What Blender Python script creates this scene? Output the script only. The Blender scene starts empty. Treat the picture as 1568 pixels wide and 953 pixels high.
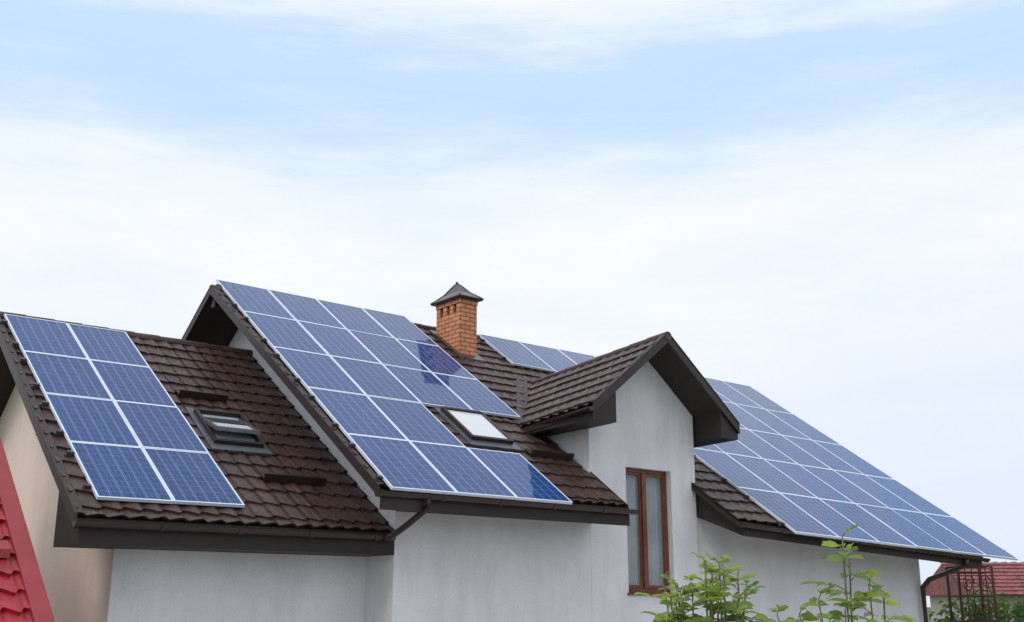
import bpy, bmesh, math, random
from mathutils import Vector, Matrix
random.seed(7)
H=2.2
TH=math.atan2(.6355,.772)
CT,ST=math.cos(TH),math.sin(TH)
V=Vector
scene=bpy.context.scene
# ------------------------------------------------------------------ materials
def newmat(name):
    m=bpy.data.materials.new(name); m.use_nodes=True
    nt=m.node_tree; b=nt.nodes['Principled BSDF']
    return m,nt,b
def nd(nt,t,**kw):
    n=nt.nodes.new(t)
    for k,v in kw.items(): setattr(n,k,v)
    return n
def math_n(nt,op,a,b=None,c=None):
    n=nd(nt,'ShaderNodeMath',operation=op)
    for i,x in enumerate((a,b,c)):
        if x is None: continue
        if isinstance(x,(int,float)): n.inputs[i].default_value=x
        else: nt.links.new(x,n.inputs[i])
    return n.outputs[0]
def mixc(nt,f,a,b,mode='MIX'):
    n=nd(nt,'ShaderNodeMix',data_type='RGBA',blend_type=mode)
    for s,x in ((n.inputs[0],f),(n.inputs[6],a),(n.inputs[7],b)):
        if isinstance(x,(int,float)): s.default_value=x
        elif isinstance(x,tuple): s.default_value=(x[0],x[1],x[2],1)
        else: nt.links.new(x,s)
    return n.outputs[2]
def noise(nt,scale,detail=5,rough=.55,vec=None,coord='Object',mscale=None):
    tc=nd(nt,'ShaderNodeTexCoord'); n=nd(nt,'ShaderNodeTexNoise')
    n.inputs['Scale'].default_value=scale; n.inputs['Detail'].default_value=detail; n.inputs['Roughness'].default_value=rough
    src=tc.outputs[coord]
    if mscale:
        mp=nd(nt,'ShaderNodeMapping'); mp.inputs['Scale'].default_value=mscale
        nt.links.new(src,mp.inputs['Vector']); src=mp.outputs[0]
    nt.links.new(src,n.inputs['Vector'])
    return n.outputs['Fac']
def ramp(nt,fac,stops):
    r=nd(nt,'ShaderNodeValToRGB'); e=r.color_ramp.elements
    while len(e)<len(stops): e.new(.5)
    for i,(p,c) in enumerate(stops):
        e[i].position=p; e[i].color=(c,c,c,1) if isinstance(c,(int,float)) else (c[0],c[1],c[2],1)
    nt.links.new(fac,r.inputs[0]); return r.outputs[0]
def bump(nt,b,h,strength=.3,dist=.02):
    n=nd(nt,'ShaderNodeBump'); n.inputs['Strength'].default_value=strength; n.inputs['Distance'].default_value=dist
    nt.links.new(h,n.inputs['Height']); nt.links.new(n.outputs[0],b.inputs['Normal'])
def simple(name,c1,c2,rough=.6,scale=4,bmp=0,metal=0,bscale=60):
    m,nt,b=newmat(name)
    f=ramp(nt,noise(nt,scale),[(.3,0),(.7,1)])
    nt.links.new(mixc(nt,f,c1,c2),b.inputs['Base Color'])
    b.inputs['Roughness'].default_value=rough; b.inputs['Metallic'].default_value=metal
    if bmp: bump(nt,b,noise(nt,bscale),bmp,.01)
    return m
def plaster(name,c1,c2,c3):
    m,nt,b=newmat(name)
    big=ramp(nt,noise(nt,.8,7,.62),[(.36,0),(.66,1)])
    streak=ramp(nt,noise(nt,1.0,7,.68,mscale=(2.2,2.2,.6)),[(.45,0),(.72,1)])
    c=mixc(nt,big,c1,c2); s=math_n(nt,'MULTIPLY',streak,.6); c=mixc(nt,s,c,c3)
    fine=ramp(nt,noise(nt,45,3),[(.3,.93),(.7,1.03)])
    c=mixc(nt,1.0,c,fine,'MULTIPLY')
    nt.links.new(c,b.inputs['Base Color']); b.inputs['Roughness'].default_value=.93
    bump(nt,b,noise(nt,40,7,.75),.5,.012)
    return m
M_wall=plaster('plaster_white',(.83,.815,.815),(.73,.715,.72),(.6,.585,.595))
M_peach=plaster('plaster_peach',(.93,.77,.68),(.87,.7,.61),(.78,.63,.56))
def tilemat(name,a,b2,c3,rough=.42):
    m,nt,b=newmat(name)
    f=ramp(nt,noise(nt,1.6,6,.65),[(.35,0),(.65,1)])
    g=ramp(nt,noise(nt,22,4,.6),[(.35,0),(.7,1)])
    c=mixc(nt,f,a,b2); c=mixc(nt,math_n(nt,'MULTIPLY',g,.55),c,c3)
    # single tiles weathered a little differently
    vo=nd(nt,'ShaderNodeTexVoronoi'); vo.inputs['Scale'].default_value=3.6
    tc=nd(nt,'ShaderNodeTexCoord'); nt.links.new(tc.outputs['Object'],vo.inputs['Vector'])
    sp=nd(nt,'ShaderNodeSeparateColor'); nt.links.new(vo.outputs['Color'],sp.inputs[0])
    c=mixc(nt,1.0,c,ramp(nt,sp.outputs[0],[(0,.78),(1,1.25)]),'MULTIPLY')
    nt.links.new(c,b.inputs['Base Color'])
    nt.links.new(ramp(nt,noise(nt,9),[(.3,rough-.08),(.7,rough+.18)]),b.inputs['Roughness'])
    bump(nt,b,noise(nt,160,2),.25,.004)
    return m
M_tile=tilemat('roof_tile_brown',(.043,.021,.017),(.072,.034,.027),(.024,.014,.012),.4)
M_red=tilemat('roof_tile_red',(.34,.012,.022),(.26,.01,.018),(.19,.008,.015),.38)
M_redtrim=simple('red_metal_trim',(.3,.03,.036),(.25,.02,.026),.5,3)
M_brown=simple('brown_trim',(.022,.011,.009),(.031,.016,.013),.5,3)
M_soffit=simple('soffit_dark_brown',(.02,.011,.009),(.029,.016,.014),.65,6)
M_gutter=simple('gutter_brown',(.034,.017,.014),(.046,.024,.02),.3,5)
M_wood=simple('window_wood',(.2,.055,.02),(.13,.035,.014),.4,9)
M_dark=simple('dark_interior',(.012,.011,.011),(.02,.018,.017),.8,3)
M_alu=simple('aluminium_frame',(.66,.72,.84),(.74,.8,.9),.4,5,metal=.1)
M_rail=simple('mount_rail',(.05,.05,.055),(.1,.1,.11),.45,5,metal=.4)
M_back=simple('panel_backsheet',(.1,.1,.11),(.14,.14,.15),.6,5)
M_flash=simple('grey_flashing',(.075,.085,.1),(.13,.14,.16),.4,6,metal=.3)
M_curtain=simple('curtain_white',(.74,.77,.78),(.6,.64,.65),.9,4)
M_iron=simple('rusty_iron',(.05,.022,.018),(.09,.035,.025),.7,8)
M_cream=simple('cream_render',(.6,.55,.48),(.5,.46,.4),.9,.5)
def brickmat():
    m,nt,b=newmat('chimney_brick')
    tc=nd(nt,'ShaderNodeTexCoord'); sp=nd(nt,'ShaderNodeSeparateXYZ'); nt.links.new(tc.outputs['Object'],sp.inputs[0])
    s=math_n(nt,'ADD',sp.outputs[0],sp.outputs[1]); cb=nd(nt,'ShaderNodeCombineXYZ')
    nt.links.new(s,cb.inputs[0]); nt.links.new(sp.outputs[2],cb.inputs[1])
    br=nd(nt,'ShaderNodeTexBrick'); nt.links.new(cb.outputs[0],br.inputs['Vector'])
    br.inputs['Scale'].default_value=1; br.inputs['Brick Width'].default_value=.22; br.inputs['Row Height'].default_value=.082
    br.inputs['Mortar Size'].default_value=.009; br.inputs['Color1'].default_value=(.76,.32,.16,1); br.inputs['Color2'].default_value=(.6,.22,.11,1)
    br.inputs['Mortar'].default_value=(.22,.1,.06,1)
    g=ramp(nt,noise(nt,14),[(.3,.8),(.7,1.1)])
    nt.links.new(mixc(nt,1.0,br.outputs['Color'],g,'MULTIPLY'),b.inputs['Base Color'])
    b.inputs['Roughness'].default_value=.85
    bump(nt,b,math_n(nt,'SUBTRACT',1,br.outputs['Fac']),.6,.01)
    return m
M_brick=brickmat()
def cellmat():
    m,nt,b=newmat('solar_cells')
    uv=nd(nt,'ShaderNodeUVMap',uv_map='cell'); sp=nd(nt,'ShaderNodeSeparateXYZ'); nt.links.new(uv.outputs[0],sp.inputs[0])
    rn=nd(nt,'ShaderNodeUVMap',uv_map='rnd'); sr=nd(nt,'ShaderNodeSeparateXYZ'); nt.links.new(rn.outputs[0],sr.inputs[0])
    cu=math_n(nt,'MULTIPLY',sp.outputs[0],6); cv=math_n(nt,'MULTIPLY',sp.outputs[1],10)
    def edge(x,w):
        f=math_n(nt,'FRACT',x); a=math_n(nt,'ABSOLUTE',math_n(nt,'SUBTRACT',f,.5)); return math_n(nt,'GREATER_THAN',a,.5-w)
    def mid(x,w):
        f=math_n(nt,'FRACT',x); a=math_n(nt,'ABSOLUTE',math_n(nt,'SUBTRACT',f,.5)); return math_n(nt,'LESS_THAN',a,w)
    gapu=edge(cu,.02); gapv=edge(cv,.016)
    bus=mid(math_n(nt,'MULTIPLY',cu,3),.045)
    cell=nd(nt,'ShaderNodeTexWhiteNoise',noise_dimensions='3D')
    cb=nd(nt,'ShaderNodeCombineXYZ')
    nt.links.new(math_n(nt,'FLOOR',cu),cb.inputs[0]); nt.links.new(math_n(nt,'FLOOR',cv),cb.inputs[1]); nt.links.new(math_n(nt,'MULTIPLY',sr.outputs[0],97),cb.inputs[2])
    nt.links.new(cb.outputs[0],cell.inputs[0])
    base=mixc(nt,sr.outputs[1],(.006,.036,.14),(.011,.05,.185))
    base=mixc(nt,math_n(nt,'MULTIPLY',cell.outputs[0],.45),base,(.018,.075,.25))
    g=ramp(nt,noise(nt,30,2),[(.35,.8),(.65,1.2)])
    base=mixc(nt,1.0,base,g,'MULTIPLY')
    c=mixc(nt,math_n(nt,'MULTIPLY',bus,.5),base,(.17,.28,.5))
    c=mixc(nt,math_n(nt,'MULTIPLY',gapv,.5),c,(.27,.39,.62))
    c=mixc(nt,math_n(nt,'MULTIPLY',gapu,.8),c,(.33,.44,.66))
    nt.links.new(c,b.inputs['Base Color'])
    b.inputs['Roughness'].default_value=.45
    b.inputs['Specular IOR Level'].default_value=.02
    b.inputs['Coat Weight'].default_value=1; b.inputs['Coat Roughness'].default_value=.05; b.inputs['Coat IOR'].default_value=1.26
    return m
M_cell=cellmat()
def glassmat(name,col,rough=.03,tr=.6):
    m,nt,b=newmat(name)
    b.inputs['Base Color'].default_value=(*col,1); b.inputs['Roughness'].default_value=rough
    t=nd(nt,'ShaderNodeBsdfTransparent'); mx=nd(nt,'ShaderNodeMixShader'); mx.inputs[0].default_value=1-tr
    nt.links.new(t.outputs[0],mx.inputs[1]); nt.links.new(b.outputs[0],mx.inputs[2])
    nt.links.new(mx.outputs[0],nt.nodes['Material Output'].inputs[0]); return m
M_glass=glassmat('window_glass',(.2,.24,.25),.03,.78)
M_sky_glass=simple('skylight_blind_reflection_glass',(.7,.73,.76),(.62,.66,.7),.08,1.2)  # pale base: blind behind fixed pane, painted sky reflection on opened sash
M_sky_mid=simple('skylight_reflection_glass',(.32,.37,.42),(.4,.45,.5),.04,1.2)  # blue-grey base stands in for sky mirrored in the glass
M_sky_dark=simple('skylight_dark_glass',(.05,.06,.07),(.08,.09,.1),.05,1.2)
def leafmat(name,a,b2,tl=(.42,.55,.06)):
    m,nt,b=newmat(name)
    geo=nd(nt,'ShaderNodeNewGeometry')
    c=mixc(nt,geo.outputs['Random Per Island'],a,b2)
    nt.links.new(c,b.inputs['Base Color']); b.inputs['Roughness'].default_value=.42
    t=nd(nt,'ShaderNodeBsdfTranslucent'); nt.links.new(mixc(nt,.5,c,tl),t.inputs[0])
    mx=nd(nt,'ShaderNodeMixShader'); mx.inputs[0].default_value=.45
    nt.links.new(b.outputs[0],mx.inputs[1]); nt.links.new(t.outputs[0],mx.inputs[2])
    nt.links.new(mx.outputs[0],nt.nodes['Material Output'].inputs[0]); return m
M_leaf=leafmat('leaf_green',(.07,.17,.03),(.32,.42,.08),(.45,.55,.08))
M_leaf2=leafmat('leaf_dark',(.03,.085,.018),(.12,.19,.035),(.2,.32,.05))
M_stem=simple('stem',(.14,.19,.06),(.16,.1,.055),.7,12)
M_grass=simple('grass',(.05,.09,.025),(.09,.12,.04),.9,.6,.5)
M_bounce=simple('bounce_concrete',(.42,.41,.4),(.33,.325,.32),.9,1.2,.3)  # pale grey for the added slab that bounces light
# ------------------------------------------------------------------ frames / builders
class Frame:
    def __init__(s,name,u,n,house=True):
        s.u,s.n,s.house=u,n,house
        e=bpy.data.objects.new(name,None); scene.collection.objects.link(e)
        if house:
            e.location=(CT*u-ST*n,ST*u+CT*n,0); e.rotation_euler=(0,0,TH)
        else: e.location=(u,n,0)
        s.e=e
    def L(s,p): return (p[0]-s.u,p[1]-s.n,p[2]+H)
def mk(fr,name,verts,faces,mats,mi=None,smooth=False,fix=True):
    me=bpy.data.meshes.new(name)
    me.from_pydata([fr.L(v) for v in verts],[],faces)
    if not isinstance(mats,(list,tuple)): mats=[mats]
    for m in mats: me.materials.append(m)
    if mi: me.polygons.foreach_set('material_index',mi)
    if fix:
        bm=bmesh.new(); bm.from_mesh(me); bmesh.ops.recalc_face_normals(bm,faces=bm.faces); bm.to_mesh(me); bm.free()
    if smooth: me.polygons.foreach_set('use_smooth',[True]*len(me.polygons))
    o=bpy.data.objects.new(name,me); scene.collection.objects.link(o); o.parent=fr.e
    return o
def loft(A,B):
    n=len(A); f=[tuple(range(n))[::-1],tuple(range(n,2*n))]
    for i in range(n): j=(i+1)%n; f.append((i,j,n+j,n+i))
    return list(A)+list(B),f
def addloft(fr,name,A,B,mat,bevel=0):
    v,f=loft(A,B); o=mk(fr,name,v,f,mat)
    if bevel:
        md=o.modifiers.new('b','BEVEL'); md.width=bevel; md.segments=2
    return o
def box(fr,name,a,b,mat,bevel=0):
    A=[(a[0],a[1],a[2]),(b[0],a[1],a[2]),(b[0],b[1],a[2]),(a[0],b[1],a[2])]
    B=[(x,y,b[2]) for x,y,_ in A]
    return addloft(fr,name,A,B,mat,bevel)
def slab(fr,name,pts,t,mat):
    return addloft(fr,name,[(x,y,z-t) for x,y,z in pts],pts,mat)
def tube_data(path,r,seg=10):
    vs=[];fs=[];P=[V(p) for p in path]
    for i,p in enumerate(P):
        if i==0: t=P[1]-P[0]
        elif i==len(P)-1: t=P[-1]-P[-2]
        else: t=(P[i+1]-P[i]).normalized()+(P[i]-P[i-1]).normalized()
        t.normalize(); a=t.cross(V((0,0,1)))
        if a.length<.05: a=t.cross(V((1,0,0)))
        a.normalize(); b=t.cross(a)
        rr=r[i] if isinstance(r,(list,tuple)) else r
        for k in range(seg):
            an=2*math.pi*k/seg; vs.append(tuple(p+rr*(a*math.cos(an)+b*math.sin(an))))
    for i in range(len(P)-1):
        for k in range(seg):
            k2=(k+1)%seg; fs.append((i*seg+k,i*seg+k2,(i+1)*seg+k2,(i+1)*seg+k))
    fs.append(tuple(range(seg))[::-1]); fs.append(tuple(range((len(P)-1)*seg,len(P)*seg)))
    return vs,fs
def tube(fr,name,path,r,mat,seg=12):
    v,f=tube_data(path,r,seg); return mk(fr,name,v,f,mat,smooth=True)
def multi(fr,name,parts,mat,smooth=False):
    vs=[];fs=[]
    for v,f in parts:
        o=len(vs); vs+=list(v); fs+=[tuple(i+o for i in q) for q in f]
    return mk(fr,name,vs,fs,mat,smooth=smooth)
def tiled(fr,name,T0,A,S,wid,leng,mat,smax=None,wl=.235,row=.34,hw=.036,hs=.028,arcA=.05):
    T0=V(T0);A=V(A).normalized();S=V(S).normalized();N=A.cross(S).normalized()
    if N.z<0:N=-N
    du=wl/10; nu=int(wid/du)+1; nr=int(leng/row)+2; vs=[];fs=[]
    per=2*nr
    for i in range(nu+1):
        a=min(i*du,wid); ph=a/wl; c=math.cos(2*math.pi*ph)+.25*math.sin(4*math.pi*ph); h=hw*max(0,(.5+.45*c))**.8; arc=arcA*c
        sm=min(leng,smax(a)) if smax else leng
        for k in range(nr):
            rj=random.Random(int(ph)*131+k*17).uniform(-.006,.006)
            s0=max(0,min(sm,k*row+(arc if k else 0))); s1=min(sm,(k+1)*row+arc)
            vs.append(tuple(T0+A*a+S*s0+N*(h+.004))); vs.append(tuple(T0+A*a+S*s1+N*(h+.006+hs+rj)))
    for i in range(nu):
        for j in range(per-1):
            p=i*per+j; fs.append((p,p+1,p+1+per,p+per))
    return mk(fr,name,vs,fs,mat,fix=False)
def ridge(fr,name,a,b,r,mat):
    a=V(a);b=V(b);d=(b-a);L=d.length;d.normalize();n=int(L/.38);parts=[]
    for i in range(n):
        p=a+d*(L*i/n); q=a+d*(L*(i+1)/n+.03)
        parts.append(tube_data([p,q],[r,r*1.13],12))
    return multi(fr,name,parts,mat)
def gutter(fr,name,a,b,mat,r=.065):
    a=V(a);b=V(b);d=(b-a);L=d.length;d.normalize();side=d.cross(V((0,0,1))).normalized();up=V((0,0,1));parts=[]
    def seg(p,q,ro,ri):
        sec=[]
        for k in range(11):
            an=math.pi*k/10; sec.append((-math.cos(an)*ro,-math.sin(an)*ro))
        for k in range(11):
            an=math.pi*(10-k)/10; sec.append((-math.cos(an)*ri,-math.sin(an)*ri))
        return loft([tuple(p+side*x+up*y) for x,y in sec],[tuple(q+side*x+up*y) for x,y in sec])
    parts.append(seg(a,b,r,r-.008))
    s=.02
    while s<L: parts.append(seg(a+d*(s-.02),a+d*min(L,s+.035),r+.009,r)); s+=.95
    for p in (a,b):
        sec=[tuple(p+side*(-math.cos(math.pi*k/10)*r)+up*(-math.sin(math.pi*k/10)*r)) for k in range(11)]
        parts.append(loft([tuple(V(x)-d*.004) for x in sec],[tuple(V(x)+d*.004) for x in sec]))
    return multi(fr,name,parts,mat)
# ------------------------------------------------------------------ HOUSE
TP=.6986
zm=lambda n:1.4+TP*(n-11.6)
zl=lambda n:.93+TP*(n-12.4)
hs=Frame('white_plaster_house',12,16)
cs=1/math.sqrt(1+TP*TP); SD=V((0,-cs,-TP*cs))
EU0,EN0,EK=14.0,11.49,.0894
ne=lambda u:EN0-(u-EU0)*EK
RN=17.0
MU=7.42
def sm_main(a):
    u=MU+a
    nl=11.6 if u<11.78 else (13.3 if 11.97<u<13.99 else (12.7 if u<14.1 else ne(u)))
    return (RN-nl)/cs
tiled(hs,'main_roof_tiles',(MU,RN,zm(RN)),(1,0,0),SD,20.6-MU,7.6,M_tile,smax=sm_main)
DT=.08
slab(hs,'main_roof_deck_a',[(MU,11.6,zm(11.6)),(11.8,11.6,zm(11.6)),(11.8,RN,zm(RN)),(MU,RN,zm(RN))],DT,M_soffit)
slab(hs,'main_roof_deck_b',[(11.8,13.3,zm(13.3)),(14.1,13.3,zm(13.3)),(14.1,RN,zm(RN)),(11.8,RN,zm(RN))],DT,M_soffit)
slab(hs,'main_roof_deck_c',[(14.1,ne(14.1),zm(ne(14.1))),(20.6,ne(20.6),zm(ne(20.6))),(20.6,RN,zm(RN)),(14.1,RN,zm(RN))],DT,M_soffit)
zb=lambda n:zm(RN)-TP*(n-RN)
slab(hs,'main_roof_back_deck',[(MU,RN,zb(RN)),(20.6,RN,zb(RN)),(20.6,22.3,zb(22.3)),(MU,22.3,zb(22.3))],DT,M_soffit)
tiled(hs,'main_roof_back_tiles',(MU,RN,zm(RN)),(1,0,0),(0,cs,-TP*cs),20.6-MU,6.4,M_tile)
ridge(hs,'main_ridge_cap',(MU-.02,RN,zm(RN)+.0),(20.6,RN,zm(RN)+.0),.085,M_tile)
def rake(name,u,n0,z0,n1,z1,t=.025,up=.055,dn=.085,side=-1):
    a=[(u,n0,z0+up),(u,n1,z1+up),(u,n1,z1-dn),(u,n0,z0-dn)]
    addloft(hs,name,a,[(u+side*t,y,z) for _,y,z in a],M_brown)
    c=[(u+side*t*1.2,n0,z0+up),(u+side*t*1.2,n1,z1+up),(u+side*t*1.2,n1,z1+up+.014),(u+side*t*1.2,n0,z0+up+.014)]
    addloft(hs,name+'_cap',c,[(u-side*.07,y,z) for _,y,z in c],M_brown)
rake('main_rake_front',MU,11.58,zm(11.58),RN,zm(RN))
rake('main_rake_back',MU,RN,zm(RN),22.3,zb(22.3))
rake('main_rake_right',20.6,ne(20.6)-.02,zm(ne(20.6)),RN,zm(RN),side=1)
def eave_sec(u,n_e,n_w,zf,d=.25,rise=0):
    return [(u,n_e,zf(n_e)-.03),(u,n_e,zf(n_e)-d),(u,n_w,zf(n_e)-d+rise),(u,n_w,zf(n_w)-.1)]
addloft(hs,'main_eave_box_a',eave_sec(8.21,11.585,12.6,zm,.25,.1),eave_sec(11.78,11.585,12.6,zm,.25,.1),M_soffit)
box(hs,'main_fascia_a',(MU+.02,11.57,zm(11.6)-.25),(8.208,11.6,zm(11.6)-.03),M_brown)
addloft(hs,'main_eave_box_c',eave_sec(14.23,ne(14.13)-.015,12.6,zm,.22,.42),eave_sec(20.58,ne(20.58)-.015,12.1,zm,.2,.3),M_soffit)
gutter(hs,'main_gutter_a',(MU-.08,11.51,zm(11.6)-.035),(11.85,11.51,zm(11.6)-.035),M_gutter)
gutter(hs,'main_gutter_c',(14.08,ne(14.08)-.08,zm(ne(14.08))-.035),(20.65,ne(20.65)-.08,zm(ne(20.65))-.035),M_gutter)
# left wing
LU0,LU1=4.06,8.2
tiled(hs,'wing_roof_tiles',(LU0,RN,zl(RN)),(1,0,0),SD,LU1-LU0-.002,(RN-12.4)/cs,M_tile)
slab(hs,'wing_roof_deck',[(LU0,12.4,zl(12.4)),(LU1,12.4,zl(12.4)),(LU1,RN,zl(RN)),(LU0,RN,zl(RN))],DT,M_soffit)
zlb=lambda n:zl(RN)-TP*(n-RN)
slab(hs,'wing_roof_back_deck',[(LU0,RN,zl(RN)),(LU1,RN,zl(RN)),(LU1,21.6,zlb(21.6)),(LU0,21.6,zlb(21.6))],DT,M_soffit)
tiled(hs,'wing_roof_back_tiles',(LU0,RN,zl(RN)),(1,0,0),(0,cs,-TP*cs),LU1-LU0-.002,5.6,M_tile)
ridge(hs,'wing_ridge_cap',(LU0,RN,zl(RN)),(LU1,RN,zl(RN)),.085,M_tile)
rake('wing_rake_front',LU0,12.38,zl(12.38),RN,zl(RN),dn=.1)
rake('wing_rake_back',LU0,RN,zl(RN),21.6,zlb(21.6))
addloft(hs,'wing_eave_box',eave_sec(LU0+.03,12.385,13.2,zl,.27),eave_sec(8.19,12.385,13.2,zl,.27),M_soffit)
gutter(hs,'wing_gutter',(LU0-.05,12.31,zl(12.4)-.04),(8.12,12.31,zl(12.4)-.04),M_gutter)
# walls
def poly_u(name,u0,u1,pts,mat):
    addloft(hs,name,[(u0,y,z) for y,z in pts],[(u1,y,z) for y,z in pts],mat)
def poly_n(name,n0,n1,pts,mat):
    addloft(hs,name,[(x,n0,z) for x,z in pts],[(x,n1,z) for x,z in pts],mat)
G=-H-.3
poly_u('wing_end_wall',4.75,5.0,[(13.1,G),(13.1,zl(13.1)-.05),(RN,zl(RN)-.05),(20.9,zl(13.1)-.05),(20.9,G)],M_peach)
poly_n('wing_front_wall',13.094,13.34,[(4.753,G),(8.2,G),(8.2,zl(13.1)-.08),(4.753,zl(13.1)-.08)],M_wall)
poly_u('main_end_wall',8.2,8.45,[(12.66,G),(12.66,zm(12.66)-.05),(RN,zm(RN)-.05),(21.3,zb(21.3)-.05),(21.3,G)],M_wall)
poly_n('main_front_wall',12.404,12.66,[(8.2,G),(11.76,G),(11.76,zm(12.404)-.05),(8.2,zm(12.404)-.05)],M_wall)
poly_u('main_right_end_wall',19.9,20.15,[(12.3,G),(12.3,zm(12.3)-.05),(RN,zm(RN)-.05),(21.3,zb(21.3)-.05),(21.3,G)],M_wall)
poly_n('main_back_wall',21.3,21.5,[(4.75,G),(20.15,G),(20.15,zb(21.5)-.1),(4.75,zb(21.5)-.1)],M_wall)
A=[(14.2,12.46,G),(20.15,11.95,G),(20.15,12.2,G),(14.2,12.7,G)]
B=[(14.2,12.46,zm(12.46)-.05),(20.15,11.95,zm(11.95)-.05),(20.15,12.2,zm(12.2)-.05),(14.2,12.7,zm(12.7)-.05)]
addloft(hs,'right_front_wall',A,B,M_wall)
# cross gable
GU,GZ,GT=12.95,4.23,.787
gz=lambda u:GZ-abs(u-GU)*GT-.07
n0,n1=12.4,12.65
poly_n('gable_wall_left',n0,n1,[(11.76,G),(12.55,G),(12.55,gz(12.55)),(11.76,gz(11.76))],M_wall)
poly_n('gable_wall_right',n0,n1,[(13.6,G),(14.2,G),(14.2,gz(14.2)),(13.6,gz(13.6))],M_wall)
poly_n('gable_wall_below',n0,n1,[(12.55,G),(13.6,G),(13.6,.2),(12.55,.2)],M_wall)
poly_n('gable_wall_above',n0,n1,[(12.55,2.15),(13.6,2.15),(13.6,gz(13.6)),(GU,gz(GU)),(12.55,gz(12.55))],M_wall)
poly_u('gable_side_wall_left',11.76,11.95,[(12.65,.9),(12.65,3.18),(13.65,2.9),(13.65,.9)],M_wall)
poly_u('gable_side_wall_right',14.01,14.2,[(12.65,.9),(12.65,3.15),(13.65,2.9),(13.65,.9)],M_wall)
Rf=V((12.95,11.78,4.23));Rb=V((13.1,15.3,3.98));Ef=V((11.26,11.78,2.9));Eb=V((11.52,13.63,2.815))
Ad=(Rb-Rf).normalized()
Sl=(Ef-Rf); Sr=V((14.64,11.78,2.9))-Rf
tiled(hs,'gable_roof_tiles_left',Rf,Ad,Sl,4.0,Sl.length,M_tile)
tiled(hs,'gable_roof_tiles_right',Rf,Ad,Sr,4.0,Sr.length,M_tile)
slab(hs,'gable_roof_deck_left',[tuple(Rf),tuple(Rf+Sl),tuple(Rf+Sl+Ad*2.6),tuple(Rf+Ad*4)],.09,M_soffit)
slab(hs,'gable_roof_deck_right',[tuple(Rf),tuple(Rf+Sr),tuple(Rf+Sr+Ad*2.6),tuple(Rf+Ad*4)],.09,M_soffit)
ridge(hs,'gable_ridge_cap',Rf-Ad*.04,Rf+Ad*3.75,.075,M_tile)
def frake(name,a,b):
    pts=[a+V((0,0,.06)),b+V((0,0,.06)),b-V((0,0,.1)),a-V((0,0,.1))]
    addloft(hs,name,[tuple(p) for p in pts],[tuple(p-V((0,.03,0))) for p in pts],M_brown)
    pts=[a+V((0,-.04,.06)),b+V((0,-.04,.06)),b+V((0,-.04,.075)),a+V((0,-.04,.075))]
    addloft(hs,name+'_cap',[tuple(p) for p in pts],[tuple(p+V((0,.1,0))) for p in pts],M_brown)
frake('gable_rake_left',Rf,Rf+Sl*1.0)
frake('gable_rake_right',Rf,Rf+Sr*1.0)
def ebox(name,ue,uw,nb):
    za=2.9; zw=gz(uw)-.02
    P=[(ue,za-.02),(ue,za-.2),(uw,za-.2),(uw,zw)]
    addloft(hs,name,[(x,11.79,z) for x,z in P],[(x+.045*(nb-11.79)/1,nb,z-.02*(nb-11.79)) for x,z in P],M_soffit)
ebox('gable_eave_box_left',11.27,11.765,13.5)
ebox('gable_eave_box_right',14.63,14.205,13.5)
gutter(hs,'gable_gutter_left',tuple(Eb+V((-.09,.05,-.03))),tuple(Ef+V((-.07,-.05,-.03))),M_gutter,.055)
def onmain(u,n,o=.05): return V((u,n,zm(n)+o))
vf=[onmain(13.0,15.35,.07),onmain(11.55,13.6,.07),onmain(11.3,13.6,.065),onmain(12.78,15.4,.065)]
slab(hs,'valley_flashing',[tuple(p) for p in vf],.03,M_brown)
# window of the gable
box(hs,'window_sill',(12.52,12.36,.165),(13.63,12.6,.2),M_wood,.006)
wn=12.5
def bar(name,a,b): box(hs,name,a,b,M_wood,.006)
bar('window_frame_left',(12.55,wn,.2),(12.61,wn+.07,2.15)); bar('window_frame_right',(13.54,wn,.2),(13.6,wn+.07,2.15))
bar('window_frame_top',(12.61,wn,2.09),(13.54,wn+.07,2.15)); bar('window_frame_bottom',(12.61,wn,.2),(13.54,wn+.07,.27))
bar('window_mullion',(13.0,wn-.02,.27),(13.09,wn+.06,2.09))
for i,(a,b) in enumerate(((12.61,13.0),(13.09,13.54))):
    bar('sash_l_%d'%i,(a+.001,wn+.01,.271),(a+.035,wn+.055,2.089)); bar('sash_r_%d'%i,(b-.035,wn+.01,.271),(b-.001,wn+.055,2.089))
    bar('sash_t_%d'%i,(a+.036,wn+.012,2.045),(b-.036,wn+.053,2.088)); bar('sash_b_%d'%i,(a+.036,wn+.012,.272),(b-.036,wn+.053,.32))
    box(hs,'window_pane_%d'%i,(a+.03,wn+.03,.3),(b-.03,wn+.036,2.06),M_glass)
vs=[];fs=[]
for i in range(81):
    u=12.56+1.03*i/80; d=12.615+.018*math.sin(i*.95)+.008*math.sin(i*.37)
    vs+=[(u,d,.2),(u,d,2.14)]
for i in range(80): fs.append((2*i,2*i+2,2*i+3,2*i+1))
mk(hs,'window_curtain',vs,fs,M_curtain,smooth=True)
box(hs,'room_behind_window',(12.0,12.8,.0),(13.9,12.9,2.3),M_dark)
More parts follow.
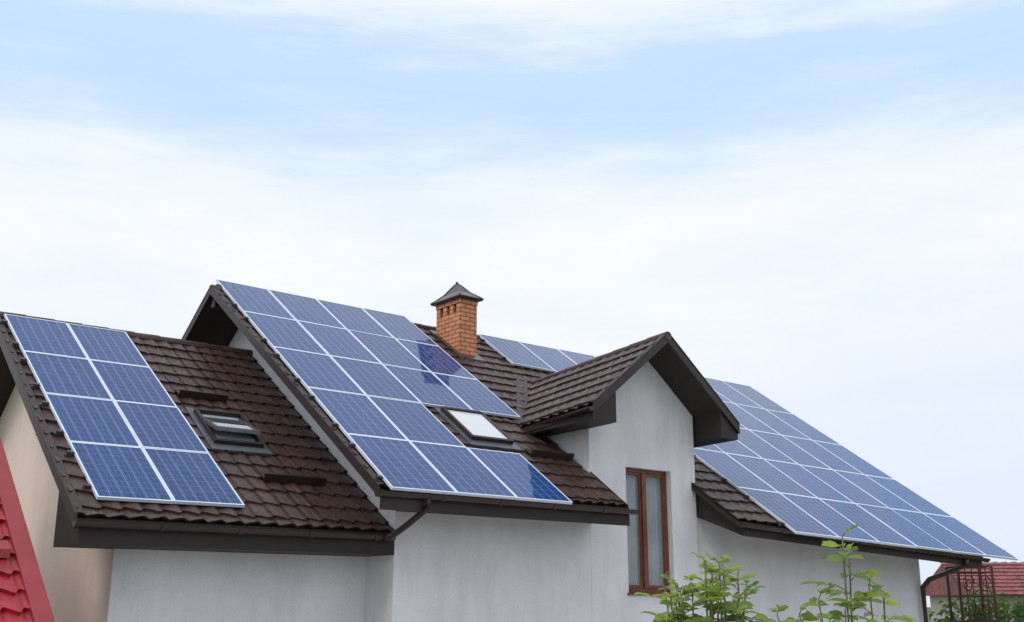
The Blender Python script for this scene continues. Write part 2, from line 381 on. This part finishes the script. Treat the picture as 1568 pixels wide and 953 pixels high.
# skylights
def slopebox(name,zf,u0,u1,na,nb,lo,hi,mat,bevel=.004):
    N=V((0,-TP*cs,cs))
    c=[V((u0,na,zf(na))),V((u1,na,zf(na))),V((u1,nb,zf(nb))),V((u0,nb,zf(nb)))]
    return addloft(hs,name,[tuple(p+N*lo) for p in c],[tuple(p+N*hi) for p in c],mat,bevel)
def skylight(p,zf,u0,u1,na,nb,opened):
    slopebox(p+'_flashing',zf,u0-.08,u1+.08,na-.13,nb+.1,.03,.072,M_flash)
    w=.05
    slopebox(p+'_frame_l',zf,u0,u0+w,na,nb,.05,.13,M_brown);slopebox(p+'_frame_r',zf,u1-w,u1,na,nb,.05,.13,M_brown)
    slopebox(p+'_frame_b',zf,u0+w,u1-w,na,na+w,.05,.128,M_brown);slopebox(p+'_frame_t',zf,u0+w,u1-w,nb-w,nb,.05,.14,M_brown)
    if not opened:
        slopebox(p+'_glass',zf,u0+w,u1-w,na+w,nb-w,.08,.108,M_sky_glass,0)
    else:
        slopebox(p+'_well',zf,u0+w,u1-w,na+w,nb-w,.05,.076,M_sky_mid,0)
        mid=(na+nb)/2; zt=lambda n: zf(n)+.13-(n-mid)*.3
        def sub(a0,a1,b0,b1,lo,hi,m,nm):
            q=[(u0+.03+(u1-u0-.06)*x, na+(nb-.02-na)*y) for x,y in ((a0,b0),(a1,b0),(a1,b1),(a0,b1))]
            addloft(hs,nm,[(x,y,zt(y)+lo) for x,y in q],[(x,y,zt(y)+hi) for x,y in q],m)
        sub(0,.08,0,1,0,.045,M_flash,p+'_sash_l');sub(.92,1,0,1,0,.045,M_flash,p+'_sash_r')
        sub(.08,.92,0,.1,0,.045,M_flash,p+'_sash_b');sub(.08,.92,.9,1,0,.045,M_flash,p+'_sash_t')
        sub(.08,.92,.44,.53,.012,.04,M_brown,p+'_sash_bar')
        sub(.08,.92,.1,.44,.015,.03,M_sky_glass,p+'_glass_low')  # pale pane colour imitates the sky reflected in it
        sub(.08,.92,.53,.9,.015,.03,M_sky_dark,p+'_glass_high')
skylight('skylight',zm,9.82,10.62,12.92,13.72,False)
skylight('wing_skylight',zl,6.30,7.03,14.03,14.8,True)
def guard(name,zf,u0,u1,n):
    slopebox(name+'_foot',zf,u0,u1,n,n+.13,.045,.072,M_brown)
    slopebox(name,zf,u0,u1,n-.022,n,.03,.15,M_brown)
guard('snow_guard_a',zl,6.25,7.0,15.25);guard('snow_guard_b',zl,6.7,7.62,13.32)
guard('snow_guard_c',zm,10.8,11.65,12.72)
# chimney
cu0,cu1,cn0,cn1=11.89,12.29,15.98,16.73
box(hs,'chimney_shaft',(cu0,cn0,3.9),(cu1,cn1,5.34),M_brick)
box(hs,'chimney_flue_core',(cu0+.09,cn0+.09,5.34),(cu1-.09,cn1-.09,5.55),M_dark)
pw=.11;gw=(cn1-cn0-4*pw)/3
for i in range(4):
    y=cn0+i*(pw+gw)
    if i in(0,3): box(hs,'chimney_pier_%d'%i,(cu0,y,5.34),(cu1,y+pw,5.52),M_brick)
    else:
        box(hs,'chimney_pier_%d'%i,(cu0,y,5.34),(cu0+.088,y+pw,5.52),M_brick); box(hs,'chimney_pier_b%d'%i,(cu1-.088,y,5.34),(cu1,y+pw,5.52),M_brick)
box(hs,'chimney_head',(cu0-.012,cn0-.012,5.52),(cu1+.012,cn1+.012,5.64),M_brick)
rings=[(.075,.085,5.61),(.085,.095,5.64),(.01,.02,5.70),(-.075,-.12,5.79),(-.15,-.25,5.92),(-.185,-.345,5.99)]
vs=[];fs=[]
for a,b,z in rings: vs+=[(cu0-a,cn0-b,z),(cu1+a,cn0-b,z),(cu1+a,cn1+b,z),(cu0-a,cn1+b,z)]
for r in range(len(rings)-1):
    for k in range(4): k2=(k+1)%4; fs.append((r*4+k,r*4+k2,r*4+4+k2,r*4+4+k))
fs.append((0,3,2,1)); fs.append(tuple(range(len(vs)-4,len(vs))))
M_cap=simple('chimney_cap_metal',(.04,.032,.032),(.065,.05,.05),.25,4,metal=.2)
mk(hs,'chimney_cap',vs,fs,M_cap)
for k in range(4):
    tube(hs,'chimney_cap_seam_%d'%k,[vs[r*4+k] for r in range(1,len(rings))],.014,M_flash,6)
bpy.ops.mesh.primitive_uv_sphere_add(radius=.03,segments=16,ring_count=8)
o=bpy.context.object;o.name='chimney_cap_finial';o.data.materials.append(M_cap);o.parent=hs.e;o.location=hs.L(((cu0+cu1)/2,(cn0+cn1)/2,6.01))
slab(hs,'chimney_flashing',[(cu0-.1,cn0-.16,zm(cn0-.16)+.08),(cu1+.1,cn0-.16,zm(cn0-.16)+.08),(cu1+.1,cn1+.1,zm(cn1+.1)+.08),(cu0-.1,cn1+.1,zm(cn1+.1)+.08)],.06,M_cap)
for i,(n,z) in enumerate(((RN,zm(RN)-.31),(19.4,zb(19.4)-.25))):
    box(hs,'purlin_%d'%i,(MU+.04,n-.07,z-.0),(8.2,n+.07,z+.16),M_brown,.008)
for i,(n,z) in enumerate(((RN,zl(RN)-.31),(14.4,zl(14.4)-.25))):
    box(hs,'wing_purlin_%d'%i,(4.12,n-.07,z),(4.75,n+.07,z+.16),M_brown,.008)
tube(hs,'downpipe_link',[(8.1,11.5,zm(11.6)-.09),(8.1,11.5,zm(11.6)-.2),(8.05,11.9,1.0),(8.0,12.2,.86),(7.95,12.31,.84)],.042,M_gutter)
e=ne(20.1)
tube(hs,'downpipe_right',[(20.0,e-.06,zm(e)-.1),(20.0,e-.06,zm(e)-.2),(20.05,11.7,.5),(20.05,11.86,.35),(20.05,11.86,G)],.05,M_gutter)
# ------------------------------------------------------------------ SOLAR ARRAYS
def array(name,zf,TL,TR,BR,BL,nc,nr,cells,off=.122):
    fr=Frame(name,(TL[0]+TR[0])/2,(TL[1]+BL[1])/2)
    N=V((0,-TP*cs,cs))
    def P(c,r):
        a=c/nc;b=r/nr
        u=(TL[0]*(1-a)+TR[0]*a)*(1-b)+(BL[0]*(1-a)+BR[0]*a)*b
        n=(TL[1]*(1-a)+TR[1]*a)*(1-b)+(BL[1]*(1-a)+BR[1]*a)*b
        return V((u,n,zf(n)+off))
    vs=[];fs=[];mi=[];uvs=[];rn=[]
    def add(pts,m,uv=None,r=(0,0)):
        o=len(vs);vs.extend(tuple(p) for p in pts);fs.append(tuple(range(o,o+4)));mi.append(m)
        uvs.extend(uv or [(0,0)]*4); rn.extend([r]*4)
    for (c,r) in cells:
        q=[P(c,r),P(c+1,r),P(c+1,r+1),P(c,r+1)]
        jit=N*random.uniform(-.004,.004)
        dU=(q[1]-q[0]).normalized(); dS=(q[3]-q[0]).normalized()
        def inset(d): return [q[0]+dU*d+dS*d+jit,q[1]-dU*d+dS*d+jit,q[2]-dU*d-dS*d+jit,q[3]+dU*d-dS*d+jit]
        o_=inset(.003); i_=inset(.024)
        rr=(random.random(),random.random())
        for k in range(4):
            k2=(k+1)%4
            add([o_[k],o_[k2],i_[k2],i_[k]],0)
            add([o_[k],o_[k]-N*.038,o_[k2]-N*.038,o_[k2]],0)
            add([i_[k],i_[k2],i_[k2]-N*.004,i_[k]-N*.004],0)
        g=[p-N*.004+N*random.uniform(-.0012,.0012) for p in i_]
        add([g[3],g[2],g[1],g[0]],1,[(0,0),(1,0),(1,1),(0,1)],rr)
        add([p-N*.036 for p in o_],2)
    me=bpy.data.meshes.new('panels'); me.from_pydata([fr.L(v) for v in vs],[],fs)
    for m in (M_alu,M_cell,M_back): me.materials.append(m)
    me.polygons.foreach_set('material_index',mi)
    l=me.uv_layers.new(name='cell'); l2=me.uv_layers.new(name='rnd')
    l.data.foreach_set('uv',[x for t in uvs for x in t]); l2.data.foreach_set('uv',[x for t in rn for x in t])
    ob=bpy.data.objects.new('panels',me); scene.collection.objects.link(ob); ob.parent=fr.e
    parts=[]
    for r in range(nr):
        cc=sorted(c for c,rr in cells if rr==r)
        if not cc: continue
        for t in (.2,.8):
            a=P(cc[0],r+t);b=P(cc[-1]+1,r+t);d=(b-a).normalized()
            a=a-d*.1;b=b+d*.04
            s=V((0,cs,TP*cs))*.022
            lo,hi=-.085,-.042
            parts.append(loft([tuple(a+s+N*lo),tuple(a-s+N*lo),tuple(a-s+N*hi),tuple(a+s+N*hi)],[tuple(b+s+N*lo),tuple(b-s+N*lo),tuple(b-s+N*hi),tuple(b+s+N*hi)]))
            for e_,sg in ((a,1),(b,-1)):
                x0=e_+d*sg*.02; x1=e_+d*sg*(.095 if sg>0 else .035)
                parts.append(loft([tuple(x0+s+N*hi),tuple(x0-s+N*hi),tuple(x0-s-N*.002),tuple(x0+s-N*.002)],[tuple(x1+s+N*hi),tuple(x1-s+N*hi),tuple(x1-s-N*.002),tuple(x1+s-N*.002)]))
            L=(b-a).length;k=.3
            while k<L:
                h=a+d*k
                parts.append(loft([tuple(h+s+N*-.13),tuple(h-s+N*-.13),tuple(h-s+N*lo),tuple(h+s+N*lo)],[tuple(h+d*.04+s+N*-.13),tuple(h+d*.04-s+N*-.13),tuple(h+d*.04-s+N*lo),tuple(h+d*.04+s+N*lo)])); k+=1.2
    multi(fr,'rails_and_clamps',parts,M_rail)
    return fr
array('solar_panel_array',zl,(4.17,16.87),(6.0,16.9),(6.14,12.61),(4.33,12.6),2,4,[(c,r) for c in range(2) for r in range(4)])
array('solar_panel_array.001',zm,(7.57,17.2),(11.45,17.17),(11.51,11.42),(7.51,11.44),4,5,
      [(c,r) for r in range(3) for c in range(4)]+[(0,3),(1,3),(0,4),(1,4),(2,4)])
array('solar_panel_array.002',zm,(13.1,17.0),(21.65,17.0),(21.65,10.7),(12.95,11.22),8,5,
      [(0,0),(1,0),(1,1)]+[(c,r) for c in range(2,8) for r in range(5)])
# ------------------------------------------------------------------ RED ANNEX
an=Frame('red_roofed_outbuilding',2,13)
za=lambda n:-.135+.776*(n-11.5)
cA=1/math.sqrt(1+.776**2)
tiled(an,'roof_tiles',(-1.5,15.6,za(15.6)),(1,0,0),(0,-cA,-.776*cA),4.95,5.2/cA,M_red,wl=.2,row=.3,hw=.03,hs=.035)
slab(an,'roof_deck',[(-1.5,10.4,za(10.4)),(3.6,10.4,za(10.4)),(3.6,15.6,za(15.6)),(-1.5,15.6,za(15.6))],.12,M_redtrim)
slab(an,'rake_trim',[(3.43,10.38,za(10.38)+.085),(3.62,10.38,za(10.38)+.085),(3.62,15.6,za(15.6)+.085),(3.43,15.6,za(15.6)+.085)],.08,M_redtrim)
slab(an,'snow_guard',[(2.2,12.2,za(12.2)+.16),(3.36,12.2,za(12.2)+.16),(3.36,12.36,za(12.36)+.13),(2.2,12.36,za(12.36)+.13)],.09,M_redtrim)
P=[(10.8,G),(10.8,za(10.8)-.13),(15.4,za(15.4)-.13),(15.4,G)]
addloft(an,'walls',[(-1.2,y,z) for y,z in P],[(3.3,y,z) for y,z in P],M_cream)
# ------------------------------------------------------------------ GROUND
me=bpy.data.meshes.new('ground'); S_=2500
me.from_pydata([(-S_,-S_,0),(S_,-S_,0),(S_,S_,0),(-S_,S_,0)],[],[(0,1,2,3)]); me.materials.append(M_grass)
g=bpy.data.objects.new('ground',me); scene.collection.objects.link(g)
pv=Frame('bounce_yard',12,9)
slab(pv,'bounce_slab',[(-6,2.0,-H+.05),(22,2.0,-H+.05),(22,12.6,-H+.05),(-6,12.6,-H+.05)],.1,M_bounce)  # unseen pale slab, added to throw light up onto the walls
# ------------------------------------------------------------------ PLANTS
def leaf(vs,fs,p,d,nrm,L,W):
    d=d.normalized(); s=d.cross(nrm)
    if s.length<.01: s=V((1,0,0))
    s.normalize(); n=s.cross(d)
    o=len(vs); prof=[(0,0,0),(.22,.72,.02),(.52,1,.0),(.8,.62,-.06),(1,0,-.14)]
    for t,w,z in prof:
        c=p+d*L*t+n*L*z
        if w==0: vs.append(tuple(c))
        else: vs.extend([tuple(c+s*W*w*.5+n*W*.16),tuple(c),tuple(c-s*W*w*.5+n*W*.16)])
    a=o
    fs.extend([(a,a+1,a+2),(a,a+2,a+3)])
    for k in (1,4):
        b=a+k; fs.extend([(b,b+3,b+4,b+1),(b+1,b+4,b+5,b+2)])
    b=a+7; fs.extend([(b,b+3,b+1),(b+1,b+3,b+2)])
def shrub(name,base,stems,leafL,mat,dens=1.0):
    fr=Frame(name,base[0],base[1],False)
    lv=[];lf=[];sp=[]
    for (tx,ty,tz,spread) in stems:
        b=V((base[0]+random.uniform(-.08,.08),base[1]+random.uniform(-.08,.08),-H)); t=V((tx,ty,tz))
        mid=b.lerp(t,.55)+V((random.uniform(-.08,.08),random.uniform(-.05,.05),0))
        pts=[];n=26
        for i in range(n+1):
            k=i/n; pts.append(b*(1-k)**2+mid*2*k*(1-k)+t*k*k)
        sp.append(tube_data(pts,[.011*(1-.75*i/n)+.001 for i in range(n+1)],6))
        L=(t-b).length; nn=int(L/(.06/dens)); ang=random.uniform(0,6)
        for j in range(nn):
            k=1-(j/nn)*.9
            if k<.1: break
            i=min(n-1,int(k*n)); p=pts[i].lerp(pts[i+1],k*n-i)
            ang+=2.4
            top=1-k
            up=.9-min(.9,top*9)*.8
            d=V((math.cos(ang),math.sin(ang),up+random.uniform(-.15,.25))).normalized()
            PL=spread*random.uniform(.6,1.1)*(.45+min(.55,top*7))
            q=[p,p+d*PL*.5+V((0,0,.01)),p+d*PL-V((0,0,.15*PL))]
            sp.append(tube_data(q,[.003,.0022,.0015],4))
            nl=random.choice((1,2,2)); side=d.cross(V((0,0,1))).normalized()
            young=.6+min(.4,top*7)
            for m in range(nl):
                tt=.4+.6*m/nl; c=q[0].lerp(q[2],tt)+V((0,0,.008))
                for sg in (-1,1):
                    dd=(side*sg*1.0+d*.55+V((0,0,random.uniform(-.35,.15)))).normalized()
                    sz=leafL*random.uniform(.65,1.1)*young
                    leaf(lv,lf,c,dd,V((random.uniform(-.6,.6),random.uniform(-1.1,.2),1)),sz,sz*.56)
            sz=leafL*random.uniform(.85,1.25)*young
            leaf(lv,lf,q[2],d+V((0,0,-.25)),V((random.uniform(-.6,.6),random.uniform(-1.1,.2),1)),sz,sz*.58)
    multi(fr,'stems',sp,M_stem,True)
    mk(fr,'leaves',lv,lf,mat,fix=False,smooth=True)
st=[]
for i in range(20):
    x=random.uniform(.82,1.34); y=random.uniform(5.75,6.4)
    st.append((x,y,.235-abs(x-1.1)*.45+random.uniform(-.13,.03),.14))
shrub('leafy_shrub',(1.1,6.1),st,.082,M_leaf,.85)
shrub('leafy_shrub.001',(1.8,6.1),[(1.77,6.0,.36,.16),(1.83,6.1,.27,.14),(1.98,6.05,.05,.16),(1.62,6.0,.04,.14),(1.86,5.9,.1,.17),(1.5,5.95,-.04,.13),(1.74,5.95,-.02,.19),(1.42,6.1,-.05,.12)],.108,M_leaf,.72)
def foliage(name,c,blobs,n,size,mat,fr=None):
    fr=fr or Frame(name,c[0],c[1],False); vs=[];fs=[]
    for (x,y,z,r) in blobs:
        for i in range(n):
            th=random.uniform(0,2*math.pi);ph=math.acos(random.uniform(-1,1)); rr=r*random.uniform(.45,1.08)
            p=V((x+rr*math.sin(ph)*math.cos(th),y+rr*math.sin(ph)*math.sin(th),z+rr*.9*math.cos(ph)))
            if p.z<-H: continue
            d=V((random.uniform(-1,1),random.uniform(-1,1),random.uniform(-.6,.6)))
            leaf(vs,fs,p,d,V((random.uniform(-1,1),random.uniform(-1,1),1)),size*random.uniform(.7,1.3),size*.6)
    return mk(fr,'leaves',vs,fs,mat,fix=False)
bl=[]
for i in range(36):
    x=9.8+i*.32+random.uniform(-.15,.15)
    for z in (-1.7,-1.0,-.33):
        bl.append((x,25+random.uniform(-.4,.6)+i*.05,z+random.uniform(-.1,.2)+(.22 if i%5 in(2,3) else 0),.55))
foliage('garden_hedge',(13,25),bl,170,.13,M_leaf2)
ar=Frame('iron_garden_arbor',9.9,24,False); parts=[]
x0,x1,y0,y1,zt=9.25,9.95,23.4,24.0,.8
for x in (x0,x1):
    for y in (y0,y1): parts.append(tube_data([(x,y,-H),(x,y,zt)],.028,6))
for z in (zt,zt-.12,.2,-.3,-.8,-1.3):
    parts+= [tube_data([(x0,y0,z),(x1,y0,z)],.018,6),tube_data([(x0,y1,z),(x1,y1,z)],.018,6),tube_data([(x0,y0,z),(x0,y1,z)],.018,6),tube_data([(x1,y0,z),(x1,y1,z)],.018,6)]
for k in range(1,5):
    x=x0+(x1-x0)*k/5; parts.append(tube_data([(x,y0,-1.4),(x,y0,zt)],.011,6))
for cz in (.44,-.05,-.55):
    for cx in (x0+.18,x1-.18):
        parts.append(tube_data([(cx+.13*math.cos(a*.5)*(1-a/26),y0-.02,cz+.2*math.sin(a*.5)*(1-a/26)) for a in range(22)],.012,5))
multi(ar,'ironwork',parts,M_iron)
vine=Frame('climbing_vine',9.6,23.7,False)
foliage('climbing_vine',None,[(9.4+.12*i,23.9,-.9+.22*(i%4)-.1*i,.32) for i in range(5)]+[(9.5,23.8,-1.5,.45),(9.8,23.8,-.2,.2)],110,.1,M_leaf2,fr=vine)
tube(vine,'stem',[(9.5,23.9,-H),(9.55,23.9,-1.2),(9.7,23.85,-.2)],.02,M_stem,6)
dh=Frame('red_roofed_house',32,58,False)
M_dred=tilemat('distant_red_roof_hazed',(.26,.075,.075),(.22,.065,.065),(.19,.065,.065),.6)  # red dulled so that distance haze is part of the base colour
A_=[(22.5,55,.55),(22.5,59,2.15),(22.5,63,.55)];B_=[(42,55,.55),(42,59,2.15),(42,63,.55)]
tiled(dh,'roof_tiles',(22.3,59,2.2),(1,0,0),(0,-4,-1.65),20,4.6,M_dred,wl=.5,row=.5,hw=.06,hs=.06)
addloft(dh,'roof_body',A_,B_,M_dred)
box(dh,'walls',(23,55.5,-H),(41.5,62.5,.6),M_cream)
for k in range(5):
    box(dh,'window_%d'%k,(24.5+k*3.4,55.42,-1.3),(25.9+k*3.4,55.5,.1),M_sky_dark)
box(dh,'chimney',(36,58.5,1.5),(36.7,59.2,2.9),M_brick)
# ------------------------------------------------------------------ WORLD
w=bpy.data.worlds.new('World'); scene.world=w; w.use_nodes=True; nt=w.node_tree
bg=nt.nodes['Background']
SUN=V((-.36,-.55,.88)).normalized(); el=math.asin(SUN.z); az=math.atan2(SUN.x,SUN.y)
sky=nd(nt,'ShaderNodeTexSky',sky_type='NISHITA'); sky.sun_disc=False; sky.sun_elevation=el; sky.sun_rotation=az
tc=nd(nt,'ShaderNodeTexCoord'); sp=nd(nt,'ShaderNodeSeparateXYZ'); nt.links.new(tc.outputs['Generated'],sp.inputs[0])
def wn_(scale,ms,detail=6,rough=.55,loc=(0,0,0)):
    mp=nd(nt,'ShaderNodeMapping'); mp.inputs['Scale'].default_value=ms; mp.inputs['Location'].default_value=loc
    nt.links.new(tc.outputs['Generated'],mp.inputs['Vector']); n=nd(nt,'ShaderNodeTexNoise')
    n.inputs['Scale'].default_value=scale;n.inputs['Detail'].default_value=detail;n.inputs['Roughness'].default_value=rough
    nt.links.new(mp.outputs[0],n.inputs['Vector']); return n.outputs['Fac']
n1_=wn_(2.2,(1,1,4.5),6,.5,(3,1,0)); n2_=wn_(5,(1,1,6),8,.64,(0,4,2))
zz=math_n(nt,'ADD',sp.outputs[2],math_n(nt,'MULTIPLY',math_n(nt,'SUBTRACT',n1_,.5),.1))
zz=math_n(nt,'ADD',zz,math_n(nt,'MULTIPLY',math_n(nt,'SUBTRACT',n2_,.5),.12))
cover=ramp(nt,zz,[(0,.8),(.2,.84),(.31,.97),(.36,.8),(.405,.25),(.435,.02),(.465,.08),(.5,.7),(.535,1),(.75,.9)])
haze=mixc(nt,.92,sky.outputs[0],(6.0,8.05,10.9))
soft=ramp(nt,wn_(3,(1,1,3.5),7,.62,(7,2,5)),[(.35,0),(.65,1)])
cloud=mixc(nt,soft,(8.9,9.4,10.3),(10.2,10.2,10.5))
low=ramp(nt,math_n(nt,'SUBTRACT',sp.outputs[2],math_n(nt,'MULTIPLY',sp.outputs[0],.16)),[(0,.9),(.1,.7),(.22,.0)])
low=math_n(nt,'MULTIPLY',low,ramp(nt,n1_,[(.3,.5),(.65,1)]))
cloud=mixc(nt,low,cloud,(7.8,8.4,9.6))
col=mixc(nt,cover,haze,cloud)
nt.links.new(col,bg.inputs[0]); bg.inputs[1].default_value=.1
sl=bpy.data.lights.new('sun','SUN'); sl.energy=1.3; sl.angle=math.radians(22); sl.color=(1,.95,.9)
so=bpy.data.objects.new('sun',sl); scene.collection.objects.link(so); so.rotation_euler=(-SUN).to_track_quat('-Z','Y').to_euler(); so.location=(0,0,30)
# ------------------------------------------------------------------ CAMERA
cam=bpy.data.cameras.new('camera'); cam.sensor_width=36; cam.lens=1682/1568*36; cam.clip_end=6000; cam.clip_start=.1
co=bpy.data.objects.new('camera',cam); scene.collection.objects.link(co); co.location=(0,0,H); co.rotation_euler=(math.radians(90)+math.atan(452/1682),0,0)
scene.camera=co
scene.view_settings.view_transform='Standard'; scene.view_settings.look='None'; scene.view_settings.exposure=0
